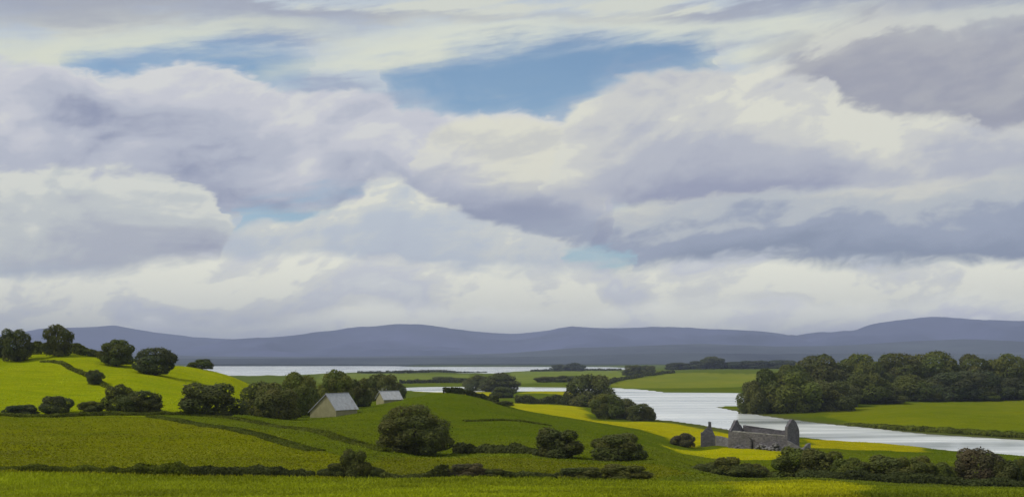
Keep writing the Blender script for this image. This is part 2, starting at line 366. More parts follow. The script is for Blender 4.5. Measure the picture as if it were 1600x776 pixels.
# fields behind the knoll
cp((850, 645, 420), (900, 636, 520), (870, 632, 560), (810, 630, 560), (940, 655, 440), (1020, 655, 436), (1100, 667, 386), (1050, 680, 320))
cz((860, 720, 1.4), (700, 800, 1.4), (780, 680, 1.2))
# ruin and the ground before it
cp((1067, 697, 262), (1110, 693, 268), (1138, 697, 256), (1219, 706, 248), (1256, 703, 252), (1050, 702, 240), (1150, 719, 214), (1215, 719, 214), (1140, 745, 152), (1180, 735, 175), (1100, 738, 165))
cz((1262, 150, 9.0), (1400, 150, 8.8), (1535, 145, 9.0), (1350, 275, 2.6), (1450, 255, 2.8), (1600, 235, 3.0), (1800, 230, 3), (1350, 210, 5.2), (1550, 200, 5.2))
# right bank, field and wood
cz((1350, 430, 1.7), (1450, 480, 3.0), (1550, 440, 2.4), (1600, 400, 2.0), (1800, 420, 3.0), (1200, 510, .8), (1290, 520, 1.0), (1370, 555, 2.2), (1450, 600, 2.8), (1570, 600, 2.6), (1800, 600, 3), (1300, 680, 6), (1450, 700, 8), (1600, 700, 8), (1900, 700, 8), (1400, 1000, 6))
# far side of the river
cz((1000, 960, .6), (1100, 940, .6), (950, 1050, 3.6), (1060, 1400, 7.6), (1150, 1400, 7.4), (1100, 1150, 3.6), (1113, 1900, 9), (1000, 1500, 4.5), (880, 2300, 2), (1250, 1700, 9), (1400, 1900, 10), (1700, 1900, 10))
cz((800, 1200, 2.4), (650, 1200, 2.4), (650, 1600, 3), (850, 1700, 3), (500, 1100, 2), (300, 1000, 2), (-100, 1000, 2), (-400, 1000, 3))
# the hill on the left
cp((-400, 560, 310), (-100, 560, 310), (27, 562, 310), (91, 557, 316), (180, 572, 300), (243, 587, 288), (300, 577, 330), (345, 583, 338), (390, 601, 345), (430, 628, 325))
cp((50, 550, 358), (130, 552, 358), (210, 562, 356), (-100, 550, 360), (-400, 548, 370), (50, 641, 210), (150, 608, 255), (60, 570, 298), (250, 622, 240), (330, 608, 282), (80, 605, 255), (200, 600, 262))
cz((0, 500, 14), (200, 500, 12), (350, 480, 10), (450, 430, 8), (-300, 520, 14), (100, 650, 4), (350, 650, 3), (-300, 700, 5))
cz(*[(x, 3000, 3.0) for x in (-600, 300, 900, 1500, 2200)], *[(x, 4700, 8.0) for x in (-600, 0, 400, 800, 1200, 1600, 2200)], *[(x, 12000, 12.0) for x in (-600, 0, 400, 800, 1200, 1600, 2200)])
CP = np.array(CP)
def wc(px, Y): return np.stack([px/170.0, 3.2*np.log(np.maximum(Y, 20)/100.0)], -1)
CW = wc(CP[:, 0], CP[:, 1]); nC = len(CP)
def kern(r2): return np.sqrt(r2+.16)
D2 = ((CW[:, None]-CW[None])**2).sum(-1)
A_ = np.zeros((nC+1, nC+1)); A_[:nC, :nC] = -kern(D2) + 1e-6*np.eye(nC); A_[:nC, nC] = A_[nC, :nC] = 1
RW = np.linalg.solve(A_ + np.diag(np.r_[np.full(nC, .004), 0]), np.r_[CP[:, 2], 0])
def zbase(X, Y):
    Yc = np.maximum(Y, 30.0); px = np.clip(CX + F*X/Yc, -700, 2300)
    Q = wc(px, np.minimum(Yc, 14000)); out = np.empty(len(X))
    for i in range(0, len(X), 40000):
        q = Q[i:i+40000]
        r2 = (q[:, 0:1]-CW[None, :, 0])**2 + (q[:, 1:2]-CW[None, :, 1])**2
        out[i:i+40000] = -kern(r2)@RW[:nC] + RW[nC]
    return out
def shore(L): return np.array([(px2x(px, CAMZ*F/(py-HOR)), CAMZ*F/(py-HOR)) for px, py in L])
RIVER = shore([(2300, 780), (1900, 742), (1700, 722), (1600, 713), (1500, 704), (1400, 695), (1300, 689), (1260, 687), (1200, 681), (1140, 671), (1090, 662), (1040, 656), (1010, 654), (985, 640), (975, 628), (955, 618), (930, 613.5), (905, 611.5), (860, 610.5), (805, 611), (780, 612), (752, 611.5), (700, 612.5), (660, 611), (636, 609), (600, 609), (560, 608), (560, 606.5), (636, 605.5), (665, 604.2), (752, 603.8), (800, 604.5), (905, 605.2), (960, 606), (1000, 608.5), (1040, 613), (1100, 613.2), (1150, 613.6), (1172, 616), (1172, 634), (1130, 633.6), (1118, 635.2), (1160, 645), (1210, 652), (1260, 659), (1350, 668), (1450, 678), (1595, 687), (1700, 694), (1900, 706), (2300, 730)])
LAKE = shore([(-600, 583), (0, 584), (330, 587), (430, 587), (470, 584.5), (520, 582.6), (600, 582.0), (700, 581.0), (728, 583.5), (760, 584), (790, 580.5), (850, 577.5), (905, 577.8), (950, 578.6), (985, 577.2), (1000, 574.8), (985, 573.2), (800, 572.2), (600, 571.6), (400, 571.2), (0, 571), (-600, 571)])
def sdist(P, X, Y):                                   # negative inside
    best = np.full(len(X), 1e18); ins = np.zeros(len(X), bool); n = len(P)
    for i in range(n):
        a, b = P[i], P[(i+1) % n]; ab = b-a
        t = np.clip(((X-a[0])*ab[0]+(Y-a[1])*ab[1])/(ab@ab), 0, 1)
        best = np.minimum(best, (X-a[0]-t*ab[0])**2+(Y-a[1]-t*ab[1])**2)
        cr = ((a[1] > Y) != (b[1] > Y))
        with np.errstate(divide='ignore', invalid='ignore'):
            ins ^= cr & (X < a[0]+(Y-a[1])/(b[1]-a[1]+1e-12)*ab[0])
    return np.where(ins, -1, 1)*np.sqrt(best)
def zterrain(X, Y):
    X = np.asarray(X, float); Y = np.asarray(Y, float)
    z = zbase(X, Y); r = np.hypot(X, Y)
    z = z + fbm(X*.05, Y*.05, 3)*np.clip(r/250, .25, 1.2)*.9 + fbm(X*.35, Y*.35, 9, 3)*.10
    z = np.maximum(z, .45 + .3*fbm(X*.02, Y*.02, 5)+.2)
    nearcam = sstep(80, 0, r); z = z*(1-nearcam)+nearcam*np.minimum(23.3, 23.3-8*(r/80))
    front = (Y > 150)
    d = np.full(len(X), 1e9)
    if front.any():
        d[front] = np.minimum(sdist(RIVER, X[front], Y[front]), sdist(LAKE, X[front], Y[front]))
    d = d + fbm(X*.06, Y*.06, 21)*np.clip(r/220, 1, 8)
    w = np.clip(r/13, 3, 60)
    return np.where(d > 0, z*sstep(0, 1, d/w)+.02, -np.minimum(2.0, .02-d*.12))
def zt(x, y): return float(zterrain(np.array([x]), np.array([y]))[0])

# grid: fine towards the photograph's view, coarse behind, out to the horizon
azs = np.r_[np.linspace(-180, -40, 48, endpoint=False), np.linspace(-40, -28, 60, endpoint=False), np.linspace(-28, 28, 820, endpoint=False), np.linspace(28, 40, 60, endpoint=False), np.linspace(40, 180, 48, endpoint=False)]
rs = np.r_[[4, 12, 22, 32, 42, 50], 1/np.linspace(1/56, 1/5200, 560), [6500, 9000, 14000, 22000]]
AZ, RR = np.meshgrid(np.radians(azs), rs); GX, GY = (RR*np.sin(AZ)).ravel(), (RR*np.cos(AZ)).ravel()
GZ = zterrain(GX, GY)
nR, nA_ = len(rs), len(azs)

# fields: outlines on the ground as (column at distance, distance)
def poly(L): return np.array([(px2x(px, Y), Y) for px, Y in L])
FIELDS = [  # name, outline, reflectance (cloud shade painted into the middle fields), label
 ('meadow', poly([(-900, 40), (-500, 103), (0, 103), (250, 104), (550, 105), (760, 106), (900, 108), (1010, 110), (1130, 118), (1150, 80), (1100, 40)]), (.20, .235, .004), 'bright green meadow along the near edge of the view'),
 ('pasture', poly([(1130, 118), (1160, 119), (1263, 128), (1330, 110), (1350, 80), (1330, 50), (1150, 50), (1150, 80)]), (.30, .305, .004), 'pale yellow-green patch of pasture at the lower right'),
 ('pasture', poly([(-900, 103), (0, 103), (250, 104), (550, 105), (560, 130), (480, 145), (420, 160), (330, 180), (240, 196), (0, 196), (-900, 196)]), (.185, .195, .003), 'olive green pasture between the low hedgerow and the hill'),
 ('hill_pasture', poly([(-900, 196), (240, 196), (320, 215), (400, 235), (430, 330), (380, 360), (200, 380), (-900, 400)]), (.345, .365, .003), 'bright yellow-green pasture on the hill at the left'),
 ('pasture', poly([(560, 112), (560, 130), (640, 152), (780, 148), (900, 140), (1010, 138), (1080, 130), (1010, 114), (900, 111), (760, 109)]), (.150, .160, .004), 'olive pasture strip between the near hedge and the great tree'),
 ('hay_field', poly([(640, 840), (690, 790), (760, 640), (785, 690), (770, 850), (700, 855)]), (.45, .40, .003), 'small yellow hay field behind the knoll, beside the water'),
 ('hay_field', poly([(795, 400), (800, 560), (905, 570), (922, 470), (925, 400)]), (.45, .40, .003), 'yellow hay field below the dark hedge, behind the knoll'),
 ('hay_field', poly([(810, 780), (830, 845), (895, 850), (905, 760)]), (.45, .40, .003), 'thin yellow strip of hay field below the far water'),
 ('hay_field', poly([(900, 330), (925, 425), (1040, 433), (1130, 372), (1220, 330), (1250, 290), (1110, 275), (1085, 262), (1045, 275), (985, 305)]), (.44, .385, .003), 'ochre yellow hay field between the river bend and the ruin'),
 ('hay_field', poly([(1035, 248), (1130, 258), (1225, 246), (1228, 212), (1150, 212), (1100, 222)]), (.45, .41, .003), 'yellow hay field in front of the ruined cottage'),
 ('hay_field', poly([(1262, 300), (1300, 322), (1400, 303), (1455, 288), (1440, 272), (1360, 268), (1270, 262)]), (.42, .355, .003), 'ochre yellow strip of hay field on the near river bank'),
 ('riverside_field', poly([(1300, 470), (1330, 425), (1450, 385), (1600, 362), (2000, 340), (2000, 600), (1600, 600), (1450, 595), (1370, 552), (1290, 512)]), (.20, .218, .003), 'bright green field before the wood across the river'),
 ('far_field', poly([(955, 1000), (1000, 960), (1180, 955), (1200, 1400), (1060, 1420), (990, 1200)]), (.235, .250, .020), 'pale olive field sloping up beyond the river'),
 ('far_field', poly([(500, 1150), (720, 1150), (740, 1700), (500, 1780)]), (.20, .235, .03), 'pale green far field before the lake'),
 ('far_field', poly([(790, 1080), (935, 1080), (985, 1400), (960, 2300), (800, 2200)]), (.21, .245, .03), 'light green far field between the copses and the lake'),
]
def field_colour(X, Y):
    n = len(X); col = np.tile(np.array([.125, .156, .005]), (n, 1)); fid = np.full(n, -1)  # base green, with the cloud shade over the middle ground painted in
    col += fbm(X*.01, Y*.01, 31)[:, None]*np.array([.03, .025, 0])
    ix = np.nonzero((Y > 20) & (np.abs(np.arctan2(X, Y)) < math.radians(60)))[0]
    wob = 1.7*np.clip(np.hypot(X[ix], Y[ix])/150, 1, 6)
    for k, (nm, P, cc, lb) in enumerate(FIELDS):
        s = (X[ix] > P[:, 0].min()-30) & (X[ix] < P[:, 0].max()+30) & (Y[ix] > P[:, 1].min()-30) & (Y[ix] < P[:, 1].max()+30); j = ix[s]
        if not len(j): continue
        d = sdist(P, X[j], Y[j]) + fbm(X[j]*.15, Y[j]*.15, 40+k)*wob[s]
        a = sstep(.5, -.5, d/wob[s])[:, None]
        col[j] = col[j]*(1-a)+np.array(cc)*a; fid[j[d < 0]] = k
    # rough grass and mud along the river banks
    dr = sdist(RIVER, X[ix], Y[ix]); bank = (sstep(16, 3, dr)*(Y[ix] < 560))[:, None]*.75
    col[ix] = col[ix]*(1-bank)+np.array([.105, .11, .025])*bank
    mud = (sstep(2.5, 0, dr)*(Y[ix] < 700))[:, None]*.8
    col[ix] = col[ix]*(1-mud)+np.array([.15, .13, .09])*mud
    col[Y > 4300] = (.045, .055, .05)
    return col, fid
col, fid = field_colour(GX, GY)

I, J = np.meshgrid(np.arange(nR-1), np.arange(nA_), indexing='ij'); J2 = (J+1) % nA_
quads = np.stack([I*nA_+J, I*nA_+J2, (I+1)*nA_+J2, (I+1)*nA_+J], -1).reshape(-1, 4)
fq = fid[quads[:, 0]]
V = np.c_[GX, GY, GZ]
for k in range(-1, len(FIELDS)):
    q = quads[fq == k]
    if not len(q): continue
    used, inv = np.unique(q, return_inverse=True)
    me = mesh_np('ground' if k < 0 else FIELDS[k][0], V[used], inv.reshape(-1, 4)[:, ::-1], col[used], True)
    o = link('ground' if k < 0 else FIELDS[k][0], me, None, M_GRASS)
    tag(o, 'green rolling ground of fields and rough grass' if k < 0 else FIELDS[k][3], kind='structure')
# close the small hole under the camera
cap = mesh_np('ground_cap', np.r_[[[0, 0, 23.3]], V[:nA_]], np.array([[0, 1+i, 1+(i+1) % nA_] for i in range(nA_)])[:, ::-1], np.tile([[.11, .16, .015]], (nA_+1, 1)))
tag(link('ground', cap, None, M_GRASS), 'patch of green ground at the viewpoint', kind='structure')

# ------------------------------------------------------------------ water: real sheets lying in the hollows
def sheet(name, P, grow, label):
    c0 = P.mean(0); bm = bmesh.new()
    Q = []
    for i in range(len(P)):
        a, b, c_ = P[i-1], P[i], P[(i+1) % len(P)]
        n = np.array([-(c_-a)[1], (c_-a)[0]]); n /= np.linalg.norm(n)+1e-9
        Q.append(b+n*grow)
    bm.faces.new([bm.verts.new((x, y, 0)) for x, y in Q])
    bmesh.ops.triangulate(bm, faces=bm.faces[:])
    bm.normal_update()
    for f in bm.faces:
        if f.normal.z < 0: f.normal_flip()
    me = bpy.data.meshes.new(name); bm.to_mesh(me); bm.free()
    o = link(name, me, None, M_WATER); return tag(o, label, kind='structure')
area = lambda P: .5*np.sum(P[:, 0]*np.roll(P[:, 1], -1)-np.roll(P[:, 0], -1)*P[:, 1])
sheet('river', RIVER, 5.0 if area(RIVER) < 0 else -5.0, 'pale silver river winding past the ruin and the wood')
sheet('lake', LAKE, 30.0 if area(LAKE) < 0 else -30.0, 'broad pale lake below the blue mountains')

# ------------------------------------------------------------------ mountains and foothills: solid ridges with carved slopes
def ridge(name, Yc, sky, front, back, mat, label, seed, carve=.6, base=-5):
    sky = np.array(sky, float); pxs = np.linspace(-700, 2300, 420); ts = np.linspace(0, 1, 61)
    tops = py2z(np.interp(pxs, sky[:, 0], sky[:, 1]), Yc)
    PX, T = np.meshgrid(pxs, ts); top = np.tile(tops, (len(ts), 1))
    Yv = np.where(T < .6, Yc-front*(1-T/.6), Yc+back*(T-.6)/.4)
    X = (PX-CX)/F*Yc
    prof = np.where(T < .6, np.sin(np.clip(T/.6, 0, 1)*math.pi/2)**1.25, np.cos((T-.6)/.4*math.pi/2)**1.2)
    off = np.abs(T-.6)*2.2
    rn = np.abs(fbm(X/1400+seed, Yv/2600, seed, 5))*2
    zz = base + (top-base)*prof*(1-carve*np.clip(off, 0, 1)*rn*1.6) + fbm(X/300, Yv/300, seed+5, 4)*(top-base)*.035
    n, m = PX.shape; i, j = np.meshgrid(np.arange(n-1), np.arange(m-1), indexing='ij')
    q = np.stack([i*m+j, i*m+j+1, (i+1)*m+j+1, (i+1)*m+j], -1).reshape(-1, 4)
    me = mesh_np(name, np.c_[X.ravel(), Yv.ravel(), zz.ravel()], q, None, True)
    return tag(link(name, me, None, mat), label, kind='structure')
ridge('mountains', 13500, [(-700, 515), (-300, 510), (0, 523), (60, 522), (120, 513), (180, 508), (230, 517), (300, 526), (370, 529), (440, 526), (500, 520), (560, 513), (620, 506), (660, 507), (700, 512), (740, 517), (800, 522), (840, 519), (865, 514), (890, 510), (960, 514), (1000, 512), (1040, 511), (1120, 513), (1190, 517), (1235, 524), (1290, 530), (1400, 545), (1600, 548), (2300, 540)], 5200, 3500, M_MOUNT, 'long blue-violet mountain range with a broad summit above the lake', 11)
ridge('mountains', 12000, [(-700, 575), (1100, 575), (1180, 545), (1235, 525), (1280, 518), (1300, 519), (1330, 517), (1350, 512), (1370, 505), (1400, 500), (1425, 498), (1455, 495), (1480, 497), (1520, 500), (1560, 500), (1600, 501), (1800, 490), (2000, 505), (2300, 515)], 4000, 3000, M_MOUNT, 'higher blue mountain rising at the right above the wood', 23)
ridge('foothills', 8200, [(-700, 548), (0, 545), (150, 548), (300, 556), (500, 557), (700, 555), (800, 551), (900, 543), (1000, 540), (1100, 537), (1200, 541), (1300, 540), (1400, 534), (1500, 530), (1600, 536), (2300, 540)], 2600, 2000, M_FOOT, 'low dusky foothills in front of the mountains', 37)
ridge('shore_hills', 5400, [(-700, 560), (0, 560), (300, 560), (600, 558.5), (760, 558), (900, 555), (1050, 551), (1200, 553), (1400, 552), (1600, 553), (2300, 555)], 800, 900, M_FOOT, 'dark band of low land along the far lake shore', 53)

# ------------------------------------------------------------------ foliage
def leaves(P, Nrm, size, tint):
    """one folded four-cornered leaf per point"""
    n = len(P); r = rng.normal(size=(n, 3)); t = np.cross(Nrm, r); t /= np.linalg.norm(t, axis=1, keepdims=True)+1e-9
    b = np.cross(Nrm, t); s = (size*rng.uniform(.65, 1.35, n))[:, None]
    v = np.stack([P-t*s*.62, P-b*s*.42+Nrm*s*.06, P+t*s*.62, P+b*s*.42+Nrm*s*.06], 1).reshape(-1, 3)
    q = np.arange(4*n).reshape(-1, 4)
    return v, q, np.repeat(tint, 4, 0)
def unit(v): return v/(np.linalg.norm(v, axis=1, keepdims=True)+1e-9)
def crown_mesh(seed, nleaf, size, cz_=.52, rz=.5, nl=16, zmin=.06, lob=(.17, .27), spread=.62, squash=1.0, ragged=0.0):
    global rng
    rng = np.random.default_rng(seed)
    d = unit(rng.normal(size=(nl*6, 3))); keep = []
    for p in d:                                                     # spread the lobes apart
        if all((p-k) @ (p-k) > .22 for k in keep): keep.append(p)
        if len(keep) >= nl: break
    d = np.array(keep); nl = len(d)
    rad = rng.uniform(*lob, nl); C = d*np.array([.5, .5, rz])*spread*rng.uniform(.76, 1.18, (nl, 1)); C[:, 2] += cz_
    if ragged:
        C[:, 2] += rng.uniform(-ragged, ragged, nl)
    C = np.r_[C, [[0, 0, cz_]]]; rad = np.r_[rad, .34]
    lt = rng.uniform(.82, 1.18, (nl+1, 1))*np.c_[rng.uniform(.92, 1.1, nl+1), np.ones(nl+1), rng.uniform(.85, 1.1, nl+1)]
    M = nleaf*4; k = rng.choice(nl+1, M, p=rad**2/np.sum(rad**2)); u = unit(rng.normal(size=(M, 3)))
    # each lobe itself breaks into tufts
    tuft = np.sin(u[:, 0]*9+k*1.7)*np.sin(u[:, 1]*9+k*2.3)*np.sin(u[:, 2]*8+k)
    rr = rad[k]*(rng.uniform(.86, 1.03, M)+.10*tuft)
    P = C[k]+u*rr[:, None]*np.array([1, 1, 1.0*squash])
    dd = np.linalg.norm(P[:, None]-C[None], axis=2)/rad[None]; dd[np.arange(M), k] = 9
    ok = (dd.min(1) > .80) & (P[:, 2] > 0)
    P, u, k, tuft = P[ok][:nleaf], u[ok][:nleaf], k[ok][:nleaf], tuft[ok][:nleaf]
    # stray sprigs beyond the outline
    sp = rng.random(len(P)) < .08; P[sp] += u[sp]*rng.uniform(.01, .055, (sp.sum(), 1))
    lo, hi = P.min(0), P.max(0)
    P = (P-lo)/(hi-lo); P[:, :2] -= .5; P[:, 2] = zmin+P[:, 2]*(1-zmin)
    Nr = unit(u*.75+rng.normal(size=P.shape)*.33+np.array([0, 0, .12]))
    tint = lt[k]*rng.uniform(.86, 1.14, (len(P), 1))
    v, q, t = leaves(P, Nr, np.full(len(P), size), tint)
    return mesh_np('crown', v, q, t)
def tube(bm, pts, radii, seg=7):
    rings = []
    for i, p in enumerate(pts):
        p = Vector(p); dvec = (Vector(pts[min(i+1, len(pts)-1)])-Vector(pts[max(i-1, 0)])).normalized()
        a = dvec.orthogonal().normalized(); b = dvec.cross(a)
        rings.append([bm.verts.new(p+(a*math.cos(t)+b*math.sin(t))*radii[i]) for t in np.linspace(0, 2*math.pi, seg, endpoint=False)])
    for r0, r1 in zip(rings, rings[1:]):
        for i in range(seg): bm.faces.new((r0[i], r0[(i+1) % seg], r1[(i+1) % seg], r1[i]))
    bm.faces.new(rings[-1])
def trunk_mesh(seed, h=.6, r=.035, nb=6):
    rnd = random.Random(seed); bm = bmesh.new()
    pts = [(0, 0, -.06), (0, 0, .04), (rnd.uniform(-.01, .01), rnd.uniform(-.01, .01), .2), (rnd.uniform(-.03, .03), rnd.uniform(-.03, .03), h)]
    tube(bm, pts, [r*1.5, r*1.1, r*.9, r*.4], 9)
    for i in range(nb):
        a = 2*math.pi*i/nb+rnd.uniform(-.4, .4); z0 = rnd.uniform(.14, h*.75); L = rnd.uniform(.22, .36)
        tube(bm, [(0, 0, z0), (math.cos(a)*L*.5, math.sin(a)*L*.5, z0+L*.35), (math.cos(a)*L, math.sin(a)*L, z0+L*.8)], [r*.5, r*.33, r*.12], 6)
    me = bpy.data.meshes.new('trunk'); bm.to_mesh(me); bm.free(); me.polygons.foreach_set('use_smooth', np.ones(len(me.polygons), bool)); return me
CROWNS = {
 'round': [crown_mesh(s, 9000, .038, cz_=.42, rz=.56, nl=24, zmin=.05, lob=(.13, .22), spread=.70) for s in (101, 102, 103, 104, 105)],
 'tall': [crown_mesh(s, 9000, .038, cz_=.46, rz=.52, nl=26, zmin=.04, lob=(.13, .19), spread=.78) for s in (111, 112)],
 'dome': [crown_mesh(s, 9000, .038, cz_=.28, rz=.66, nl=24, zmin=.0, lob=(.13, .22), spread=.72) for s in (121, 122, 123, 124, 125, 126)],
 'big': [crown_mesh(131, 20000, .025, cz_=.40, rz=.56, nl=44, zmin=.0, lob=(.11, .18), spread=.74)],
 'ragged': [crown_mesh(s, 8000, .042, cz_=.30, rz=.5, nl=18, zmin=.0, lob=(.12, .22), spread=.75, ragged=.12) for s in (141, 142, 143)],
 'bush': [crown_mesh(s, 7000, .046, cz_=.22, rz=.5, nl=18, zmin=.0, lob=(.14, .23), spread=.75, ragged=.05) for s in (151, 152, 153)],
}
TRUNKS = [trunk_mesh(s) for s in (1, 2, 3)]
SHRUB = [trunk_mesh(s, .42, .022, 8) for s in (4, 5)]
_crown_mat = {}
def crown_variant(kind, i, mat):
    key = (kind, i, mat.name)
    if key not in _crown_mat:
        base = CROWNS[kind][i]
        if not base.materials: base.materials.append(mat); me = base
        else: me = base.copy(); me.materials.clear(); me.materials.append(mat)
        _crown_mat[key] = me
    return _crown_mat[key]
cnt = [0]
def tree(name, px, Y, top, wpx, kind, label, group=None, mat=None, cat=None, depth=1.0, sink=.03):
    """a tree or shrub standing at its own distance, as tall and wide as it measures there"""
    x = px2x(px, Y); z = zt(x, Y); w = wpx*Y/F*1.07; h = max(py2z(top, Y)-z, w*.22)
    cnt[0] += 1; k = cnt[0]
    e = empty(name, (x, Y, z-sink*h), 0, (w, w*depth, h*(1+sink)))
    shr = kind in ('bush', 'ragged')
    m = mat or M_LEAF
    c_ = link('foliage' if shr else 'crown', crown_variant(kind, k % len(CROWNS[kind]), m), e)
    c_.rotation_euler = (0, 0, random.uniform(0, 6.28)) if abs(depth-1) < .01 else (0, 0, random.choice((0, math.pi)))
    t = link('stem' if shr else 'trunk', (SHRUB if shr else TRUNKS)[k % (2 if shr else 3)], e, M_BARK)
    t.rotation_euler = (0, 0, random.uniform(0, 6.28))
    tag(e, label, cat or ('bush' if shr else 'tree'), group)
    return e

# ---- the hill on the left
gA = 'trees on the hilltop'
tree('round_tree', -8, 318, 526, 40, 'round', 'tree cut off by the left edge on the hilltop', gA, M_LEAF3)
tree('round_tree', 27, 310, 512, 50, 'tall', 'squarish dark tree on the hilltop nearest the left edge', gA)
tree('tall_tree', 91, 316, 506, 45, 'tall', 'tallest tree on the hilltop, upright against the blue mountains', gA, M_LEAF)
tree('round_tree', 180, 300, 529, 57, 'round', 'rounded tree on the brow right of the tall tree', gA, M_LEAF2)
tree('round_tree', 243, 288, 542, 66, 'round', 'wide round tree lowest on the brow of the hill', gA, M_LEAF3)
tree('low_tree', 315, 345, 560, 42, 'dome', 'low tree peeping over the far brow of the hill', gA, M_LEAF2)
tree('small_tree', 148, 262, 577, 27, 'tall', 'small lone tree halfway up the bright hillside', None, M_LEAF3)
gB = 'bushes along the foot of the hill'
tree('bush', 28, 202, 631, 54, 'bush', 'low bush at the foot of the hill by the left edge', gB, M_LEAF3)
tree('bush', 87, 203, 617, 52, 'dome', 'rounded bush standing alone at the foot of the hill', gB, M_LEAF3)
tree('bush', 142, 204, 625, 40, 'ragged', 'small ragged bush left of the dark double bush', gB)
tree('bush', 188, 208, 598, 52, 'dome', 'taller left half of the dark double bush below the hill', gB)
tree('bush', 220, 204, 609, 74, 'dome', 'wider right half of the dark double bush below the hill', gB)
tree('dome_tree', 323, 204, 596, 104, 'dome', 'large domed tree at the hill foot, left of the farm trees', gB, M_LEAF)

# ---- the trees round the two farm buildings
gC = 'trees round the farm buildings'
tree('round_tree', 408, 232, 594, 66, 'dome', 'left end tree of the farm clump, beside the bright hillside', gC)
tree('round_tree', 434, 226, 606, 72, 'dome', 'broad dark tree at the front of the farm clump', gC)
tree('round_tree', 468, 252, 578, 62, 'round', 'tall round tree in the farm clump, against the lake', gC, M_LEAF2)
tree('round_tree', 484, 262, 606, 50, 'dome', 'dark tree close behind the left wall of the larger barn', gC)
tree('round_tree', 523, 272, 577, 56, 'round', 'tallest farm tree rising behind the larger barn', gC, M_LEAF2)
tree('round_tree', 560, 285, 589, 46, 'dome', 'dark tree behind the gap between the two barns', gC)
tree('round_tree', 594, 362, 582, 54, 'dome', 'dark tree behind the roof of the smaller barn', gC)
tree('small_tree', 622, 420, 596, 26, 'dome', 'small tree just right of the smaller barn roof', gC)

# ---- knoll and near fields
tree('great_tree', 649, 160, 630, 122, 'big', 'great dark dome-shaped tree alone on the knoll slope', None, M_LEAF)
tree('bush', 786, 326, 627, 34, 'bush', 'small bush at the right end of the knoll crest', None)
tree('bush', 873, 150, 667, 78, 'ragged', 'dark peaked bush in the middle field, left of a pair', 'pair of dark bushes in the middle field')
tree('bush', 966, 149, 675, 88, 'dome', 'dark rounded bush in the middle field, right of a pair', 'pair of dark bushes in the middle field', cat='bush')
tree('bush', 903, 113, 728, 76, 'bush', 'low flat-topped bush by the near meadow, below the peaked bush', 'low bushes edging the near meadow', depth=.6)
tree('bush', 978, 114, 724, 84, 'ragged', 'low spreading bush by the near meadow, below the rounded bush', 'low bushes edging the near meadow', depth=.6)
gD = 'bushes between the near meadow and the ruin'
tree('bush', 1100, 152, 724, 44, 'bush', 'small left bush of three below the yellow field', gD)
tree('bush', 1140, 152, 713, 70, 'ragged', 'middle and tallest bush of three below the yellow field', gD)
tree('bush', 1180, 154, 721, 48, 'bush', 'right bush of three below the yellow field', gD)
tree('bush', 1067, 262, 675, 38, 'bush', 'brown-grey bush in the yellow field left of the ruin', None, M_LEAFB)
gE = 'bushes in the hedge at the lower right'
for px, Y, top, w, kd, mt, lb in [
  (1243, 146, 697, 70, 'bush', M_LEAF2, 'greener bush directly below the right gable of the ruin'),
  (1286, 142, 700, 76, 'ragged', M_LEAF, 'dark bush second from the left in the lower right hedge'),
  (1328, 138, 714, 60, 'bush', M_LEAF2, 'low bush third from the left in the lower right hedge'),
  (1378, 138, 711, 84, 'bush', M_LEAF, 'wide flat bush in the middle of the lower right hedge'),
  (1428, 136, 711, 62, 'ragged', M_LEAF, 'peaked bush right of the wide flat bush in the hedge'),
  (1478, 136, 721, 52, 'bush', M_LEAF2, 'small bush left of the tallest bush at the lower right'),
  (1532, 134, 697, 72, 'dome', M_LEAFB, 'tallest brownish bush in the lower right hedge'),
  (1566, 132, 714, 50, 'bush', M_LEAF, 'low bush tucked right of the tallest brownish bush'),
  (1598, 132, 712, 34, 'ragged', M_LEAF, 'bush cut off by the right edge of the view')]:
    tree('bush', px, Y, top, w, kd, lb, gE, mt, cat='bush')

# ---- beyond the knoll, along the water
gF = 'trees along the near side of the river'
for px, Y, top, w, kd, mt, lb in [
  (745, 900, 584, 44, 'dome', M_LEAF, 'left tree of the pair between the two far strips of water'),
  (781, 870, 581, 62, 'round', M_LEAF, 'taller right tree of the pair between the far water strips'),
  (786, 690, 603, 42, 'dome', M_LEAF2, 'rounded bushy tree in front of the pair by the far water'),
  (921, 575, 583, 80, 'dome', M_LEAF, 'large spreading tree at the river bend left of open water'),
  (948, 455, 614, 56, 'round', M_LEAF2, 'lighter green rounded tree in front of the river bend'),
  (975, 468, 621, 52, 'dome', M_LEAF, 'dark tree in the middle of the river bend clump'),
  (996, 446, 629, 46, 'bush', M_LEAF, 'low dark tree near the right end of the river bend clump'),
  (1013, 444, 634, 22, 'dome', M_LEAF, 'last small tree at the water end of the river bend clump')]:
    tree('riverside_tree', px, Y, top, w, kd, lb, gF, mt, cat='tree')
gG = 'far trees before the lake'
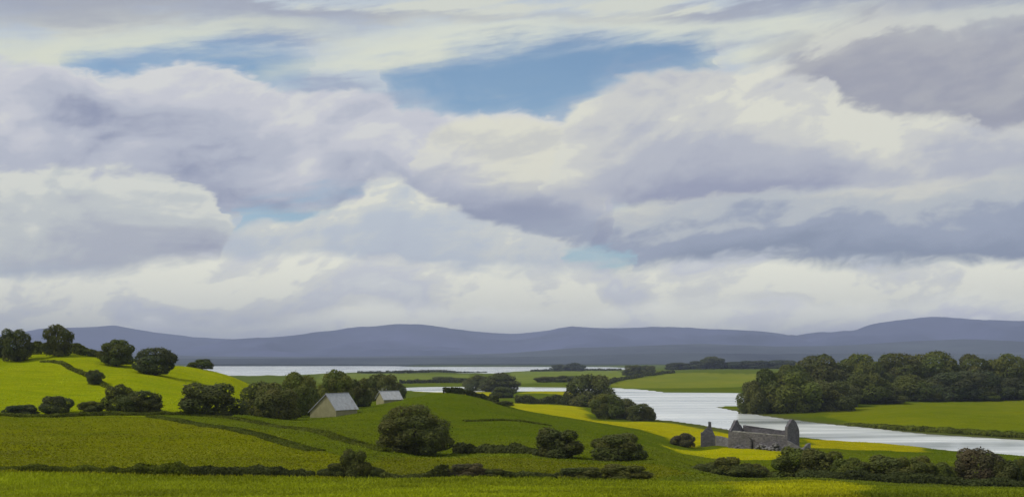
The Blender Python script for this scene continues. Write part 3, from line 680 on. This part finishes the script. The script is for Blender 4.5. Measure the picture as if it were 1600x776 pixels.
for px, Y, top, w, kd, mt, lb in [
  (690, 1120, 589, 40, 'dome', M_LEAF2, 'low far tree above the left strip of water'),
  (715, 1120, 590, 34, 'bush', M_LEAF, 'lower far tree next to it, above the left strip of water'),
  (854, 1090, 588, 40, 'dome', M_LEAF, 'far tree above the right strip of water'),
  (882, 1080, 593, 44, 'bush', M_LEAF, 'low far tree between the water strip and the bend tree'),
  (876, 2250, 568, 34, 'dome', M_LEAF3, 'left hazy tree of the small copse at the lake edge'),
  (899, 2250, 566, 36, 'dome', M_LEAF3, 'right hazy tree of the small copse at the lake edge'),
  (990, 1520, 569, 32, 'dome', M_LEAF, 'left tree of the copse at the top of the hedge line'),
  (1010, 1520, 570, 30, 'dome', M_LEAF, 'right tree of the copse at the top of the hedge line'),
  (1062, 1950, 569, 50, 'dome', M_LEAF3, 'leftmost low hazy tree of the far wooded rise'),
  (1090, 1950, 563, 44, 'dome', M_LEAF3, 'second hazy tree of the far wooded rise'),
  (1116, 1950, 556, 46, 'round', M_LEAF3, 'tallest hazy tree crowning the far wooded rise'),
  (1145, 1950, 565, 50, 'dome', M_LEAF3, 'hazy tree right of the tallest on the far wooded rise'),
  (1180, 1950, 566, 56, 'dome', M_LEAF3, 'wide hazy tree left of the big wood on the far rise'),
  (1222, 1950, 562, 60, 'dome', M_LEAF3, 'hazy far tree partly hidden by the big wood')]:
    tree('far_tree', px, Y, top, w, kd, lb, gG, mt, cat='tree')
gH = 'trees of the riverside wood'
for px, Y, top, w, kd, mt, lb in [
  (1284, 640, 553, 88, 'round', M_LEAF, 'first high crown at the left of the wood back row'),
  (1338, 650, 551, 70, 'round', M_LEAF2, 'second high crown in the wood back row'),
  (1396, 660, 550, 72, 'round', M_LEAF, 'third high crown in the wood back row'),
  (1453, 665, 546, 80, 'round', M_LEAF2, 'highest crown of the wood, fourth in the back row'),
  (1518, 665, 551, 70, 'round', M_LEAF, 'fifth high crown in the wood back row'),
  (1575, 660, 552, 70, 'round', M_LEAF2, 'sixth high crown of the wood, at the right edge'),
  (1240, 620, 568, 60, 'round', M_LEAF2, 'mid-height tree behind the left end of the wood'),
  (1200, 520, 573, 66, 'dome', M_LEAF2, 'leftmost tree of the wood, standing over the water'),
  (1180, 512, 592, 52, 'dome', M_LEAF, 'low tree at the water edge below the leftmost wood tree'),
  (1240, 512, 579, 88, 'dome', M_LEAF2, 'large lighter green tree at the front left of the wood'),
  (1290, 524, 592, 80, 'dome', M_LEAF, 'dark tree in the wood front, right of the lighter one'),
  (1318, 545, 600, 56, 'dome', M_LEAF, 'lower dark tree at the left corner of the green field'),
  (1358, 566, 581, 80, 'dome', M_LEAF2, 'lighter tree in the wood front above the field corner'),
  (1384, 568, 601, 62, 'dome', M_LEAF, 'small dark tree in the wood front below the third crown'),
  (1426, 600, 583, 78, 'dome', M_LEAF2, 'greener tree in the middle of the wood front'),
  (1440, 596, 605, 56, 'bush', M_LEAF, 'low dark tree at the field edge below the highest crown'),
  (1488, 606, 578, 88, 'dome', M_LEAF3, 'wide blackish tree in the right half of the wood front'),
  (1533, 608, 577, 62, 'dome', M_LEAF3, 'blackish tree right of the wide blackish one'),
  (1576, 606, 588, 62, 'dome', M_LEAF3, 'dark tree at the right end of the wood front'),
  (1540, 600, 610, 46, 'bush', M_LEAF2, 'small lighter shrub before the blackish trees of the wood')]:
    tree('wood_tree', px, Y, top, w, kd, lb, gH, mt, cat='tree')

# ---- hedgerows: continuous strips of foliage over stems, following the ground
def hedgerow(P, label, width=1.6, leaf=None, mat=None, group='hedgerows', ragged=.35, seed=0, name='hedgerow', cat='hedge'):
    """P: (column, distance, height in metres)"""
    global rng
    rng = np.random.default_rng(500+seed); P = np.array(P, float)
    X, Y, Hh = (P[:, 0]-CX)/F*P[:, 1], P[:, 1], P[:, 2]
    seg = np.r_[0, np.cumsum(np.hypot(np.diff(X), np.diff(Y)))]; L = seg[-1]; Ym = Y.mean()
    leaf = leaf or max(.16, .0021*Ym)
    n = int(min(16000, max(1200, 5.5*L*(Hh.mean()*2+width)/(leaf*leaf*.52))))
    s = rng.uniform(0, L, n); hx, hy, hh = np.interp(s, seg, X), np.interp(s, seg, Y), np.interp(s, seg, Hh)
    hh = hh*(1+ragged*2*fbm(s/(2.2*hh.mean()+.3), s*0+seed, seed, 3))
    tx, ty = np.interp(s+.5, seg, X)-np.interp(s-.5, seg, X), np.interp(s+.5, seg, Y)-np.interp(s-.5, seg, Y)
    tl = np.hypot(tx, ty)+1e-9; nx, ny = -ty/tl, tx/tl
    a = rng.uniform(0, math.pi, n); q = rng.uniform(.72, 1.04, n)*(1+.22*fbm(s/(.8*leaf*5), a*2, seed+9, 2))
    ox = np.cos(a)*q*width/2; oz = np.sin(a)**.6*q*hh
    PX_, PY_ = hx+nx*ox, hy+ny*ox; PZ = zterrain(hx, hy)+oz-.05
    x0, y0 = X.mean(), Y.mean(); z0 = zt(x0, y0)
    Nr = unit(np.c_[nx*np.cos(a), ny*np.cos(a), np.sin(a)*.8]*.8+rng.normal(size=(n, 3))*.45)
    tint = rng.uniform(.7, 1.3, (n, 1))*(1+.5*fbm(s/3.0, s*0, seed+3, 2))[:, None]*np.ones((1, 3))
    v, qd, t = leaves(np.c_[PX_-x0, PY_-y0, PZ-z0], Nr, np.full(n, leaf), tint)
    e = empty(name, (x0, y0, z0)); tag(e, label, cat, group)
    link('foliage', mesh_np('foliage', v, qd, t), e, mat or M_HEDGE)
    bm = bmesh.new(); ns = int(min(60, max(6, L/1.5)))
    for u in np.linspace(.01, .99, ns)*L:
        bx, by, bh = np.interp(u, seg, X), np.interp(u, seg, Y), np.interp(u, seg, Hh); bz = zt(bx, by)
        tube(bm, [(bx-x0, by-y0, bz-z0-.1), (bx-x0+random.uniform(-.1, .1), by-y0, bz-z0+bh*.4), (bx-x0+random.uniform(-.2, .2), by-y0, bz-z0+bh*.75)], [.06, .045, .02], 5)
    me = bpy.data.meshes.new('stem'); bm.to_mesh(me); bm.free(); link('stem', me, e, M_BARK)['kind'] = 'stuff'
    return e
hedgerow([(-60, 106, .45), (60, 106, .5), (150, 106, .7), (240, 106, .8), (300, 106, 1.0)], 'low thin hedgerow along the near meadow at the lower left', 1.6, mat=M_BANK, seed=1)
hedgerow([(300, 106, .9), (350, 106, 1.1), (385, 106, .9), (405, 106, 1.3), (440, 106, 1.2), (452, 106, .7), (470, 106, 1.1), (490, 106, .7)], 'lumpy darker hedgerow in the lower left, left of the peaked bush', 1.6, seed=2)
tree('bush', 522, 108, 722, 52, 'ragged', 'ragged bush left of the peaked one in the near hedge', 'bushes in the near hedge', depth=.5)
tree('bush', 556, 108, 700, 50, 'ragged', 'peaked ragged bush, tallest of the near hedge', 'bushes in the near hedge', depth=.6)
tree('bush', 588, 108, 728, 34, 'bush', 'small bush right of the peaked one in the near hedge', 'bushes in the near hedge', depth=.6)
hedgerow([(596, 107, .5), (640, 107, .55), (680, 107, .9), (700, 107, 1.2)], 'short low hedgerow below the great dark tree', 1.3, seed=3)
tree('bush', 728, 108, 722, 60, 'bush', 'brownish low bush in the near hedge, right of the great tree', 'bushes in the near hedge', M_LEAFB, depth=.5)
tree('bush', 768, 108, 731, 44, 'ragged', 'smaller bush to the right of the brownish one in the near hedge', 'bushes in the near hedge', depth=.5)
hedgerow([(785, 108, .7), (820, 109, .5), (868, 110, .4)], 'thin low hedge leading to the flat-topped bush', 1.0, seed=4)
hedgerow([(238, 192, .14), (290, 182, .2), (340, 170, .24), (400, 158, .2), (450, 148, .2), (492, 140, .1)], 'low grassy bank running diagonally down the olive pasture', 2.6, mat=M_BANK, seed=5, name='grassy_bank', cat='bank', group='grassy field banks')
hedgerow([(300, 200, .2), (380, 196, .26), (440, 186, .28), (490, 172, .25), (548, 158, .25), (600, 152, .3)], 'low grassy bank below the farm running towards the great tree', 2.8, mat=M_BANK, seed=6, name='grassy_bank', cat='bank', group='grassy field banks')
hedgerow([(712, 166, 1.0), (760, 160, 1.3), (800, 156, 1.2), (838, 153, .9)], 'hedge between the great tree and the peaked bush', 1.6, seed=7)
hedgerow([(726, 236, .16), (770, 240, .22), (820, 244, .2), (860, 246, .12)], 'thin grassy bank crossing the knoll slope', 2.0, mat=M_BANK, seed=8, name='grassy_bank', cat='bank', group='grassy field banks')
hedgerow([(694, 325, 1.4), (730, 330, 1.6), (760, 330, 1.6), (778, 328, 1.8)], 'dark hedge along the crest of the knoll', 1.8, seed=9)
hedgerow([(66, 304, .3), (100, 295, .5), (130, 278, .55), (160, 262, .45), (182, 250, .2)], 'dark hedge slanting down the bright hillside', 1.6, mat=M_BANK, seed=10)
hedgerow([(-40, 330, 2.2), (20, 328, 2.0), (60, 326, 2.6), (110, 324, 2.2), (165, 318, 1.6)], 'green hedge along the hilltop between the trees', 2.0, mat=M_LEAF2, seed=11)
hedgerow([(806, 570, 5.0), (840, 572, 4.6), (870, 572, 4.8), (905, 572, 5.4)], 'tall dark hedge above the yellow field behind the knoll', 4.0, seed=12)
hedgerow([(945, 1010, 2), (975, 1150, 2.2), (1010, 1320, 2.5), (1052, 1480, 3)], 'far dark hedge line climbing the pale olive field', 4.0, seed=13)
hedgerow([(625, 1090, 2.5), (660, 1100, 2), (700, 1100, 3), (735, 1090, 3)], 'far hedge above the left strip of water', 4.0, seed=14)
hedgerow([(840, 1085, 3.5), (880, 1085, 3.5), (912, 1080, 4)], 'far hedge above the right strip of water', 4.0, seed=15)
hedgerow([(560, 1850, 2), (640, 1880, 3), (700, 2100, 3), (760, 2200, 2)], 'dark hedge line at the near lake shore', 5.0, seed=16)
hedgerow([(830, 2250, 1.5), (860, 2300, 2.5), (915, 2300, 2.5), (970, 2200, 2)], 'thin hedge along the lake edge beside the small copse', 5.0, seed=17)
hedgerow([(1330, 424, .5), (1380, 402, 1.0), (1440, 384, 1.2), (1500, 370, 1.0), (1560, 358, 1.2), (1640, 344, 1.0)], 'rough dark growth along the far river bank below the field', 6.0, mat=M_BANK, seed=18)
hedgerow([(1205, 150, .9), (1225, 148, 1.1), (1240, 146, 1.2)], 'scrap of hedge left of the greener bush', 1.4, seed=19)
hedgerow([(1250, 140, 1.2), (1330, 134, 1.2), (1420, 131, 1.2), (1500, 129, 1.2), (1620, 128, 1.3)], 'low hedge bottom running under the lower right bushes', 2.2, seed=20)
hedgerow([(-30, 196, .5), (60, 197, .5), (160, 197, .6), (260, 199, .5), (300, 200, .5)], 'low hedge at the foot of the hill under the bushes', 1.4, mat=M_BANK, seed=21)

# ------------------------------------------------------------------ barns
def bm_obj(name, bm, parent, mat):
    bmesh.ops.recalc_face_normals(bm, faces=bm.faces[:])
    me = bpy.data.meshes.new(name); bm.to_mesh(me); bm.free(); return link(name, me, parent, mat)
def slab(bm, quad, th):
    """a board: quad lifted by th along its normal"""
    q = [Vector(p) for p in quad]; n = (q[1]-q[0]).cross(q[3]-q[0]).normalized()*th
    a = [bm.verts.new(p) for p in q]; b = [bm.verts.new(p+n) for p in q]
    bm.faces.new(a[::-1]); bm.faces.new(b)
    for i in range(4): bm.faces.new((a[i], a[(i+1) % 4], b[(i+1) % 4], b[i]))
def box(bm, x0, x1, y0, y1, z0, z1):
    v = [bm.verts.new((x, y, z)) for z in (z0, z1) for x, y in ((x0, y0), (x1, y0), (x1, y1), (x0, y1))]
    for f in ((0, 3, 2, 1), (4, 5, 6, 7), (0, 1, 5, 4), (1, 2, 6, 5), (2, 3, 7, 6), (3, 0, 4, 7)): bm.faces.new([v[i] for i in f])
def barn(px, py, Y, ang, W, L, e0, ap, apx, e1, label, door=True):
    """local x runs along the ridge, local y across the gable from the near corner; e0, ap, e1: heights of near eave, ridge and far eave"""
    t = empty('barn', (px2x(px, Y), Y, py2z(py, Y)), math.radians(ang))
    ya = W*apx
    bm = bmesh.new(); prof = [(0, -2.5), (0, e0), (ya, ap), (W, e1), (W, -2.5)]
    f0 = [bm.verts.new((0, y, z)) for y, z in prof]; f1 = [bm.verts.new((L, y, z)) for y, z in prof]
    bm.faces.new(f0); bm.faces.new(f1[::-1])
    for i in range(5): bm.faces.new((f0[i], f0[(i+1) % 5], f1[(i+1) % 5], f1[i]))
    bm_obj('wall', bm, t, M_RENDER)
    o = .22; s0 = (ap-e0)/ya; s1 = (ap-e1)/(W-ya)
    roof = None
    for (ye, ze, nm) in ((-.3, e0-s0*.3, 'roof'), (W+.3, e1-s1*.3, 'roof')):
        n = max(4, int(L/1.0)); xs = np.linspace(-o, L+o, n+1)
        bm = bmesh.new()
        for i in range(n):                                           # sheets laid side by side with a lap
            lift = .012*(i % 2)
            qd = [(xs[i], ye, ze+.03+lift), (xs[i+1]+.02, ye, ze+.03+lift), (xs[i+1]+.02, ya, ap+.03+lift), (xs[i], ya, ap+.03+lift)]
            slab(bm, qd if ye < ya else qd[::-1], .06)
        r = bm_obj(nm, bm, t, M_ROOF); roof = roof or r
    bm = bmesh.new(); box(bm, -o-.03, L+o+.03, ya-.14, ya+.14, ap+.06, ap+.16); bm_obj('ridge_cap', bm, roof, M_RIDGE)
    bm = bmesh.new()
    slab(bm, [(-o-.05, -.3, e0-s0*.3-.12), (-o-.05, ya, ap-.12), (-o-.05, ya, ap+.06), (-o-.05, -.3, e0-s0*.3+.06)], -.04)
    bm_obj('barge_board', bm, roof, M_RIDGE)
    bm = bmesh.new()
    slab(bm, [(-o-.05, ya, ap-.12), (-o-.05, W+.3, e1-s1*.3-.12), (-o-.05, W+.3, e1-s1*.3+.06), (-o-.05, ya, ap+.06)], -.04)
    bm_obj('barge_board', bm, roof, M_RIDGE)
    tag(t, label, 'barn', 'farm buildings'); return t
barn(525, 645.5, 236, 55, 7.8, 6.6, .95, 4.15, .36, .3, 'larger barn with pale grey roof and tan gable beside the farm trees')
barn(600, 629.5, 312, 35, 4.7, 5.9, 1.15, 3.35, .5, 1.35, 'smaller barn with pale grey roof on the crest of the knoll')

# ------------------------------------------------------------------ ruined cottage
def wall_piece(name, parent, p0, ang, outline, th, mat, jag=.12, seed=0, holes=()):
    """an upright stone wall: outline in (along, up), broken along its top"""
    rnd = random.Random(seed); pts = []
    for i in range(len(outline)):
        a, b = outline[i], outline[(i+1) % len(outline)]
        L = math.hypot(b[0]-a[0], b[1]-a[1]); low = a[1] < -.5 or b[1] < -.5
        n = 1 if low else max(1, int(L/.35))
        for k in range(n):
            t = k/n; j = 0 if low or k == 0 else jag
            pts.append((a[0]+(b[0]-a[0])*t+rnd.uniform(-j, j)*.6, a[1]+(b[1]-a[1])*t+rnd.uniform(-j, j)))
    bm = bmesh.new(); u = Vector((math.cos(ang), math.sin(ang), 0)); n = Vector((-math.sin(ang), math.cos(ang), 0)); p0 = Vector(p0)
    A = [bm.verts.new(p0+u*s+Vector((0, 0, h))) for s, h in pts]
    B = [bm.verts.new(p0+u*s+Vector((0, 0, h+rnd.uniform(-.05, .05)))+n*th) for s, h in pts]
    bm.faces.new(A); bm.faces.new(B[::-1])
    for i in range(len(A)): bm.faces.new((A[i], B[i], B[(i+1) % len(A)], A[(i+1) % len(A)]))
    bmesh.ops.triangulate(bm, faces=[f for f in bm.faces if len(f.verts) > 4])
    return bm_obj(name, bm, parent, mat)
YR = 256.0; x0, z0 = px2x(1138, YR), py2z(697, YR)
ruin = empty('ruined_cottage', (x0, YR, z0))
tag(ruin, 'roofless grey stone cottage ruin with two pointed gables by the river', 'ruin')
ang = math.atan2(-8.0, 12.0); L = 14.2; Wd = 8.0
ux, uy = math.cos(ang), math.sin(ang); vx, vy = -uy, ux
d = -.75
# front wall with a doorway and two small window gaps closed above by lintels
wall_piece('front_wall', ruin, (0, 0, 0), ang, [(0.62, -2.5), (5.4, -2.5), (5.4, 1.9), (6.4, 1.9), (6.4, -2.5), (L-.62, -2.5), (L-.62, 2.9), (L-3, 3.05), (8, 3.15), (6, 3.3), (3, 3.4), (.62, 3.55)], .6, M_RUIN, .06, 1)
wall_piece('wall_top', ruin, (vx*.02, vy*.02, 0), ang, [(1.0, 3.42), (3, 3.32), (6, 3.22), (8, 3.06), (L-3, 2.96), (L-.7, 2.8), (L-.7, 3.12), (L-3, 3.25), (8, 3.35), (6, 3.5), (3, 3.62), (1.0, 3.72)], .57, M_CAP, .04, 2)
wall_piece('rear_wall', ruin, (vx*(Wd-.6), vy*(Wd-.6), 0), ang, [(.62, -2.5), (L-.62, -2.5), (L-.62, 3.5), (L-3, 3.7), (9, 3.75), (6, 3.9), (3, 3.9), (1.6, 4.3), (.62, 4.6)], .6, M_RUIN, .08, 3)
pa = ang+math.pi/2
wall_piece('gable', ruin, (ux*.6, uy*.6, 0), pa, [(0, -2.5), (Wd, -2.5), (Wd, 3.4), (Wd*.80, 4.6), (Wd*.62, 5.1), (Wd*.56, 6.0), (Wd*.42, 6.05), (Wd*.34, 5.3), (Wd*.18, 4.4), (0, 3.7)], .6, M_RUIN, .07, 4)
wall_piece('gable', ruin, (ux*L, uy*L, d), pa, [(0, -2.5), (Wd, -2.5), (Wd, 4.3), (Wd*.92, 5.3), (Wd*.70, 6.7), (Wd*.5, 7.3), (Wd*.38, 7.3), (Wd*.18, 6.5), (0, 5.7)], .6, M_RUIN, .08, 5)
# lean-to stub at the right end and rubble sloping against the front wall
wall_piece('lean_to_wall', ruin, (ux*(L+.02), uy*(L+.02), d), ang, [(0, -2.5), (3.6, -2.5), (3.6, .9), (2.6, 1.3), (1.2, 2.1), (0, 2.7)], .55, M_RUIN2, .10, 6)
wall_piece('lean_to_wall', ruin, (ux*(L+3.6)+vx*.56, uy*(L+3.6)+vy*.56, d), pa, [(0, -2.5), (4.6, -2.5), (4.6, 2.0), (3.0, 1.9), (1.4, 1.3), (0, 1.1)], .5, M_RUIN2, .10, 16)
def heap(name, parent, c0, rx, ry, h, seed, mat):
    rnd = np.random.default_rng(seed); bm = bmesh.new()
    for i in range(46):
        a, r = rnd.uniform(0, 6.28), math.sqrt(rnd.random()); x, y = math.cos(a)*r*rx, math.sin(a)*r*ry
        z = h*(1-r)**.8; s = rnd.uniform(.22, .48)
        M4 = bmesh.ops.create_icosphere(bm, subdivisions=1, radius=s)['verts']
        off = Vector((c0[0]+x*ux+y*vx, c0[1]+x*uy+y*vy, c0[2]+z-.1))
        for v in M4:
            v.co = Vector((v.co.x*rnd.uniform(.8, 1.2), v.co.y*rnd.uniform(.8, 1.2), v.co.z*.7))+off
    o = bm_obj(name, bm, parent, mat); o['kind'] = 'stuff'; return o
for i, (s, rx, ry, h) in enumerate([(8.6, 1.9, 1.0, 1.5), (11.6, 2.0, 1.1, 2.0), (3.0, 1.2, .8, .8)]):
    gx, gy = ux*s-vx*.8, uy*s-vy*.8
    heap('rubble', ruin, (gx, gy, zt(x0+gx, YR+gy)-z0), rx, ry, h, 60+i, M_RUIN2 if i < 2 else M_RUIN)
# the detached gable with its chimney, and the low wall joining it to the cottage
Yg = 266.0; xg, zg = px2x(1095, Yg), py2z(693, Yg)
frag = empty('ruined_gable', (xg, Yg, zg)); tag(frag, 'detached ruined stone gable with a narrow chimney, left of the cottage ruin', 'ruin')
wall_piece('gable', frag, (0, 0, 0), -.12, [(0, -2), (3.5, -2), (3.5, 1.9), (3.0, 2.9), (2.55, 4.0), (1.75, 4.2), (1.1, 3.6), (.5, 2.9), (0, 2.7)], .6, M_RUIN, .07, 7)
wall_piece('chimney', frag, (1.78, -.22, 0), -.12, [(0, 4.0), (.72, 3.9), (.70, 5.35), (.02, 5.4)], .62, M_RUIN, .03, 8)
wall_piece('low_wall', frag, (3.5, -.42, 0), math.atan2(-6.5, 3.9), [(0, -2), (6.6, -2), (6.6, 1.3), (4.5, 1.5), (2, 1.9), (0, 2.0)], .55, M_RUIN2, .08, 9)

# ------------------------------------------------------------------ grass growing on the near meadow
def grass(n, seed, y0, y1, hh, ww, lean, name, label, gain=1.0, spread=.25):
    rg = np.random.default_rng(seed)
    Y = 1/rg.uniform(1/y1, 1/y0, n); px = rg.uniform(-60, 1660, n); X = (px-CX)/F*Y
    Z = zterrain(X, Y); ok = Z > .4; X, Y, Z = X[ok], Y[ok], Z[ok]; n = len(X)
    patch = fbm(X*.12, Y*.12, 77)+.5*fbm(X*.03, Y*.06, 78)
    h = (hh*(.6+.8*rg.random(n)+.9*np.clip(patch, 0, 1)))[:, None]; a = rg.uniform(0, 6.28, n); w = ww*(.7+.7*rg.random(n))
    B = np.c_[X, Y, Z-.02]; dxy = np.c_[np.cos(a)*w, np.sin(a)*w, np.zeros(n)]
    out = np.c_[-np.sin(a), np.cos(a), np.zeros(n)]*(rg.normal(0, lean, n))[:, None]
    top = B+np.c_[np.zeros((n, 2)), h]+out
    v = np.stack([B-dxy, B+dxy, top+dxy*.3, top-dxy*.3], 1).reshape(-1, 3)
    t = field_colour(X, Y)[0]*rg.uniform(1.2-spread, 1.2+spread, (n, 1))*(1+.5*patch[:, None])*gain
    me = mesh_np(name, v, np.arange(4*n).reshape(-1, 4), np.repeat(t, 4, 0))
    tag(link(name, me, None, M_BLADE), label, 'grass', kind='stuff')
grass(170000, 5, 60, 112, .20, .06, .16, 'grass', 'grass blades growing over the near meadow', 1.15)
grass(170000, 6, 112, 460, .10, .09, .24, 'grass', 'tufts of grass over the fields and the hill', 1.0, .12)

# ------------------------------------------------------------------ haze: even air over the whole country
def haze():
    bm = bmesh.new(); box(bm, -23500, 23500, -23500, 23500, -12, 580)
    m, nt = newmat('haze'); pv = N(nt, 'ShaderNodeVolumePrincipled'); out = N(nt, 'ShaderNodeOutputMaterial')
    pv.inputs['Color'].default_value = (.66, .745, 1.0, 1); pv.inputs['Density'].default_value = 8.0e-5; pv.inputs['Anisotropy'].default_value = 0.0
    nt.links.new(pv.outputs[0], out.inputs['Volume'])
    o = bm_obj('haze', bm, None, m); tag(o, 'thin blue haze lying over the whole landscape', kind='stuff')
haze()
